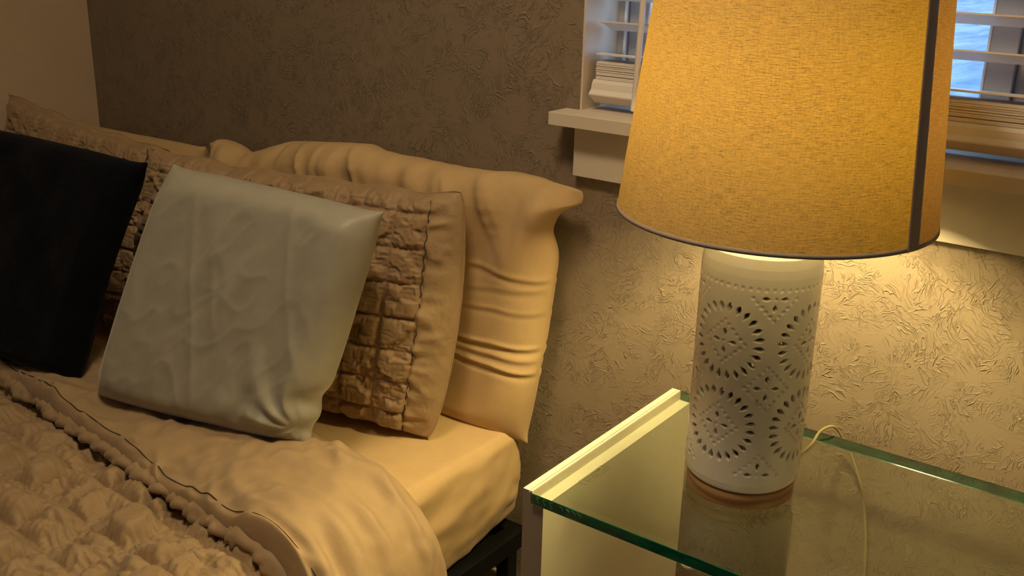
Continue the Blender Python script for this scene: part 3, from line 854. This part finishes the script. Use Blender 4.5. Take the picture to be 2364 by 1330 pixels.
glass_slab()
# shell-shaped nicks showing pale in the front edge
def nick(x, pts, w=.00035):
    P = [(x+a, gy0-.0002, gz1-b) for a, b in pts]
    tube('edge_nick', P, w, M['glass_chip'], gt, seg=5, sub=4)
for x, k in ((.2755, 0), (.2865, 0), (.2975, 1), (.3165, 2), (.3255, 3)):
    nick(x, [[(.007, .0035), (.001, .003), (.003, .007), (.005, .0115)], [(.007, .0035), (.001, .003), (.004, .008), (.0065, .010), (.0035, .0125)],
             [(-.001, .003), (.004, .0045), (.0045, .009)], [(.0075, .0045), (.001, .0035), (.007, .007)]][k])
for x in (.3355, .3445):
    nick(x, [(0, .003), (.004, .0045), (.0065, .0055), (.0068, .0075)])
# tempered glass stamp, etched on the top face
def text(name, body, size, loc, rot, mat, parent, sx=1):
    c = bpy.data.curves.new(name, 'FONT'); c.body = body; c.size = size; c.align_x = 'CENTER'; c.align_y = 'CENTER'; c.extrude = .00005
    c.offset = .00006
    tmp = bpy.data.objects.new(name, c); COL.objects.link(tmp)
    dg = bpy.context.evaluated_depsgraph_get(); me = bpy.data.meshes.new_from_object(tmp.evaluated_get(dg))
    bpy.data.objects.remove(tmp)
    o = bpy.data.objects.new(name, me); COL.objects.link(o); me.materials.clear(); me.materials.append(mat)
    o.matrix_world = Matrix.Translation(Vector(loc)-Vector(parent.location)) @ Matrix.Rotation(rot, 4, 'Z') @ Matrix.Diagonal((sx, 1, 1, 1))
    o.parent = parent
    return o
text('stamp_text', 'SAFETY TEMPERED GLASS', .0056, (.3115, -.3985, GZ+.00012), -math.pi/2, M['ink'], gt, .80)
text('stamp_text', 'MEETS ANSI XCH16-12', .0056, (.3050, -.4005, GZ+.00012), -math.pi/2, M['ink'], gt, .80)
def stamp_border():
    x0, x1, ya, yb, r = .3010, .3162, -.4310, -.3675, .003
    pts = []
    for cx, cy, st in ((x1-r, yb-r, 0), (x0+r, yb-r, 1), (x0+r, ya+r, 2), (x1-r, ya+r, 3)):
        for k in range(6):
            a = (st+k/5)*math.pi/2; pts.append((cx+r*math.cos(a), cy+r*math.sin(a), GZ+.0001))
    pts.append(pts[0])
    tube('stamp_border', pts, .00022, M['ink'], gt, seg=4, sub=1)
stamp_border()
lathe('support_bumper', [(.0001, GZ-.0178), (.011, GZ-.0178), (.012, GZ-.020), (.010, GZ-.0225), (.0001, GZ-.0225)], .512, -.488, M['clear'], gt, 32)

# ------------------------------------------------------------------ lamp
lp = empty('table_lamp', (LX, LY, GZ), 'table lamp with pierced white ceramic body and glowing tan linen shade on the glass top', 'table lamp')
lathe('wooden_base', [(.0001, GZ), (.0752, GZ), (.0760, GZ+.001), (.0760, GZ+.022), (.0750, GZ+.0235), (.0001, GZ+.0235)], LX, LY, M['wood'], lp, 128)

def ceramic():
    R = .0806
    zb, zt = GZ+.0240, 1.068
    # outline (r, z), resampled evenly
    prof = [(.0700, zb), (.0755, zb+.0012), (.0790, zb+.006), (.0803, zb+.014), (R, zb+.03), (R, 1.000), (.0803, 1.012), (.0790, 1.024), (.0760, 1.037), (.0705, 1.049), (.0620, 1.058), (.0500, 1.064), (.0350, 1.067), (.0180, 1.068)]
    prof = np.array(prof); seg = np.hypot(*np.diff(prof, axis=0).T); L = np.r_[0, np.cumsum(seg)]
    m = 900; t = np.linspace(0, L[-1], m); r = np.interp(t, L, prof[:, 0]); z = np.interp(t, L, prof[:, 1])
    n = 1300; th = np.linspace(-math.pi, math.pi, n, endpoint=False)
    TH_, Z = np.meshgrid(th, z, indexing='xy')
    field = np.full(TH_.shape, 1.0)            # signed distance (m) to the nearest hole, capped
    dent = np.zeros(TH_.shape)
    def local(tc, zc, rad):
        """index window and local coordinates in metres around a centre"""
        ic = np.searchsorted(z[:int(m*.93)], zc); k = int(rad/(t[1]-t[0]))+2
        i0, i1 = max(ic-k, 0), min(ic+k, m)
        jc = int(round((tc+math.pi)/(2*math.pi)*n)); kj = int(rad/R/(2*math.pi)*n)+2
        J = np.arange(jc-kj, jc+kj+1) % n; I = np.arange(i0, i1)
        a = (th[J]-tc+math.pi) % (2*math.pi)-math.pi
        return I, J, (a*R)[None, :], (z[I]-zc)[:, None]
    def drop(tc, zc, du, dv, length, width):
        """teardrop: point at the inner end (towards -d), round end outwards"""
        I, J, a, b = local(tc, zc, length*.9)
        dl = math.hypot(du, dv); du, dv = du/dl, dv/dl
        x = a*du+b*dv; y = -a*dv+b*du
        s = np.clip((x+length/2)/length, 0, 1)
        wv = width*.5*np.sin(math.pi*s**1.35)**.8
        d = np.abs(y)-wv
        d = np.maximum(d, np.abs(x)-length/2)
        ix = np.ix_(I, J); field[ix] = np.minimum(field[ix], d)
    def dot(tc, zc, r0=.0024, dep=.0013):
        I, J, a, b = local(tc, zc, .007)
        g = np.exp(-((a*a+b*b)/(r0*r0))**1.4)*dep
        ix = np.ix_(I, J); dent[ix] = np.maximum(dent[ix], g)
    rad = math.radians
    def lozenge(tdeg, zc, part='full', hw=.029, hz=.030):
        tc = rad(tdeg)
        for k in range(20):
            q = k/5; s = int(q); f = q-s
            pts = [(0, 1), (1, 0), (0, -1), (-1, 0), (0, 1)]
            x = pts[s][0]*(1-f)+pts[s+1][0]*f; y = pts[s][1]*(1-f)+pts[s+1][1]*f
            if part == 'lower' and y > .01: continue
            if part == 'upper' and y < -.01: continue
            dot(tc+x*hw/R, zc+y*hz)
        dot(tc, zc)
        for du, dv in ((1, 0), (-1, 0), (0, 1), (0, -1)):
            if part == 'lower' and dv > 0: continue
            if part == 'upper' and dv < 0: continue
            drop(tc+du*.0118/R, zc+dv*.0125, du, dv, .0105, .0052)
    def ring(tdeg, zc, n=24):
        tc = rad(tdeg)
        for k in range(n):
            a = 2*math.pi*(k+.3)/n; du, dv = math.sin(a), math.cos(a)
            drop(tc+du*.0475/R, zc+dv*.0475, du, dv, .0140, .0062)
        lozenge(tdeg, zc)
    for q in range(4):
        ring(-6.5+90*q, .9205); ring(-6.5+90*q, .7995)
        lozenge(38+90*q, .861); lozenge(38+90*q, .9865, 'lower'); lozenge(38+90*q, .7325, 'upper')
    for k in range(50):
        dot(2*math.pi*k/50, .9985, .0025, .0013)
    # depth: rounded lip, then the wall of the hole, then open
    thick = .0058
    dpt = dent.copy()
    lip = .0016
    e = np.clip((lip-field)/lip, 0, None)           # 0 outside the lip, 1 at the hole's edge
    dpt = np.maximum(dpt, .0009*np.clip(e, 0, 1)**2)
    ins = np.clip(-field/.00075, 0, 1)
    dpt = np.maximum(dpt, .0009*(field < 0)+ins*thick)
    rr = r[:, None]-dpt
    V = np.stack([LX+rr*np.sin(TH_), LY-rr*np.cos(TH_), Z], -1)
    F = gridfaces(m, n, wrap=True)
    op = (field < -.00078)
    I, J = np.meshgrid(np.arange(m-1), np.arange(n), indexing='ij')
    keep = ~(op[I, J] & op[I, (J+1) % n] & op[I+1, J] & op[I+1, (J+1) % n])
    F = F[keep.ravel()]
    V = V.reshape(-1, 3); used = np.unique(F); remap = np.full(len(V), -1); remap[used] = np.arange(len(used))
    mesh('ceramic_body', V[used], remap[F], M['ceramic'], lp)
ceramic()
lathe('neck', [(.017, 1.066), (.021, 1.067), (.021, 1.073), (.012, 1.076), (.009, 1.10), (.009, 1.125)], LX, LY, M['brass'], lp, 32)
lathe('socket', [(.0001, 1.120), (.016, 1.121), (.0175, 1.126), (.0175, 1.165), (.014, 1.170), (.0001, 1.170)], LX, LY, M['brass'], lp, 32)
pr = [(.0001, 1.170), (.013, 1.171), (.0135, 1.252)]
for a in np.linspace(-.95, math.pi/2, 16): pr.append((max(.0001, .030*math.cos(a)), 1.290+.030*math.sin(a)))
lathe('light_bulb', pr, LX, LY, M['bulb'], lp, 24)
# harp and finial carrying the shade
SB, ST = 1.0825, 1.412
TX, TY = .0165, .012                        # the shade sits a little askew
def rs(z): return .2055-(z-SB)*(.2055-.1798)/.2724
hp = []
for a in np.linspace(-1.25, math.pi+1.25, 24): hp.append((LX+.048*math.cos(a), LY, 1.245+(.125 if math.sin(a) > 0 else .12)*math.sin(a)))
tube('harp', hp, .0016, M['brass'], lp, seg=6, sub=3)
tube('finial', [(LX, LY, 1.365), (LX, LY, 1.42)], .004, M['brass'], lp, seg=8, sub=2)
# shade
def shade():
    n, m = 256, 40
    th = np.linspace(0, 2*math.pi, n+1); z = np.linspace(SB, ST, m)
    T_, Z = np.meshgrid(th, z, indexing='xy'); R_ = rs(Z)
    V = np.stack([SX+TX*(Z-SB)+R_*np.sin(T_), LY+TY*(Z-SB)-R_*np.cos(T_), Z], -1)
    uv = np.stack([T_*.2, Z], -1)
    F = gridfaces(m, n+1)
    o = mesh('lamp_shade', V.reshape(-1, 3), F, [M['shade'], M['shade_double']], lp, uv=uv.reshape(-1, 2))
    mi = np.zeros(len(F), dtype=np.int32); j = np.tile(np.arange(n), m-1); deg = j/n*360
    mi[(deg > 76) & (deg < 118)] = 1
    o.data.polygons.foreach_set('material_index', mi)
    def ringband(name, z0, z1, off):
        zz = [z0, z0, z1, z1]; oo = [off*0-.0008, off, off, -.0008]
        prof = [(rs(a)+b, a) for a, b in zip(zz, oo)]+[(rs(z0)-.0008, z0)]
        q = lathe(name, prof, SX+TX*(z0-SB), LY+TY*(z0-SB), M['trimband'], o, 256); return q
    for nm, a, b in (('bottom_trim', SB-.0012, SB+.0042), ('top_trim', ST-.0042, ST+.0012)):
        q = ringband(nm, a, b, .0009)
        q.parent = o; q.matrix_parent_inverse = Matrix.Identity(4)
        q.matrix_parent_inverse = Matrix.Translation(-Vector(lp.location)) @ Matrix.Translation((0, 0, 0))
        q.matrix_parent_inverse = Matrix.Identity(4)
    # vertical tape
    a0, a1 = math.radians(71.3), math.radians(77.4)
    A = np.linspace(a0, a1, 8); B = np.linspace(SB-.0011, ST, 30); AA, BB = np.meshgrid(A, B, indexing='xy')
    def lay(off): return np.stack([SX+TX*(BB-SB)+(rs(BB)+off)*np.sin(AA), LY+TY*(BB-SB)-(rs(BB)+off)*np.cos(AA), BB], -1).reshape(-1, 3)
    Vt = np.concatenate([lay(.0016), lay(.0003)]); k = len(A)*len(B)
    Ft = [tuple(f) for f in gridfaces(len(B), len(A))]+[tuple(f+k) for f in gridfaces(len(B), len(A), flip=True)]
    c0 = [i*len(A) for i in range(len(B))]; c1 = [i*len(A)+len(A)-1 for i in range(len(B))]
    for i in range(len(B)-1):
        Ft += [(c0[i], c0[i+1], c0[i+1]+k, c0[i]+k), (c1[i+1], c1[i], c1[i]+k, c1[i+1]+k)]
    q = mesh('side_tape', Vt, Ft, M['trimband'], o)
    q.matrix_parent_inverse = Matrix.Identity(4)
    # wire spider holding the shade
    for q in range(3):
        a = q*2*math.pi/3+.5
        w = tube('shade_spoke', [(LX, LY, 1.37), (SX+.09*math.sin(a), LY-.09*math.cos(a), 1.375), (SX+TX*.3175+(rs(1.40)-.001)*math.sin(a), LY+TY*.3175-(rs(1.40)-.001)*math.cos(a), 1.40)], .0015, M['brass'], o, seg=6)
        w.matrix_parent_inverse = Matrix.Identity(4)
shade()
# power cord: out behind the body, over the back edge of the glass and down the wall
tube('power_cord', [(.503, -.2120, GZ+.006), (.520, -.170, GZ+.0035), (.524, -.110, GZ+.003), (.522, -.065, GZ+.009), (.533, -.038, GZ+.010), (.545, -.024, .665), (.566, -.016, .625), (.585, -.012, .575), (.597, -.010, .52), (.606, -.010, .45), (.612, -.016, .30), (.60, -.02, .16)], .0023, M['cord'], lp, seg=8, sub=10)
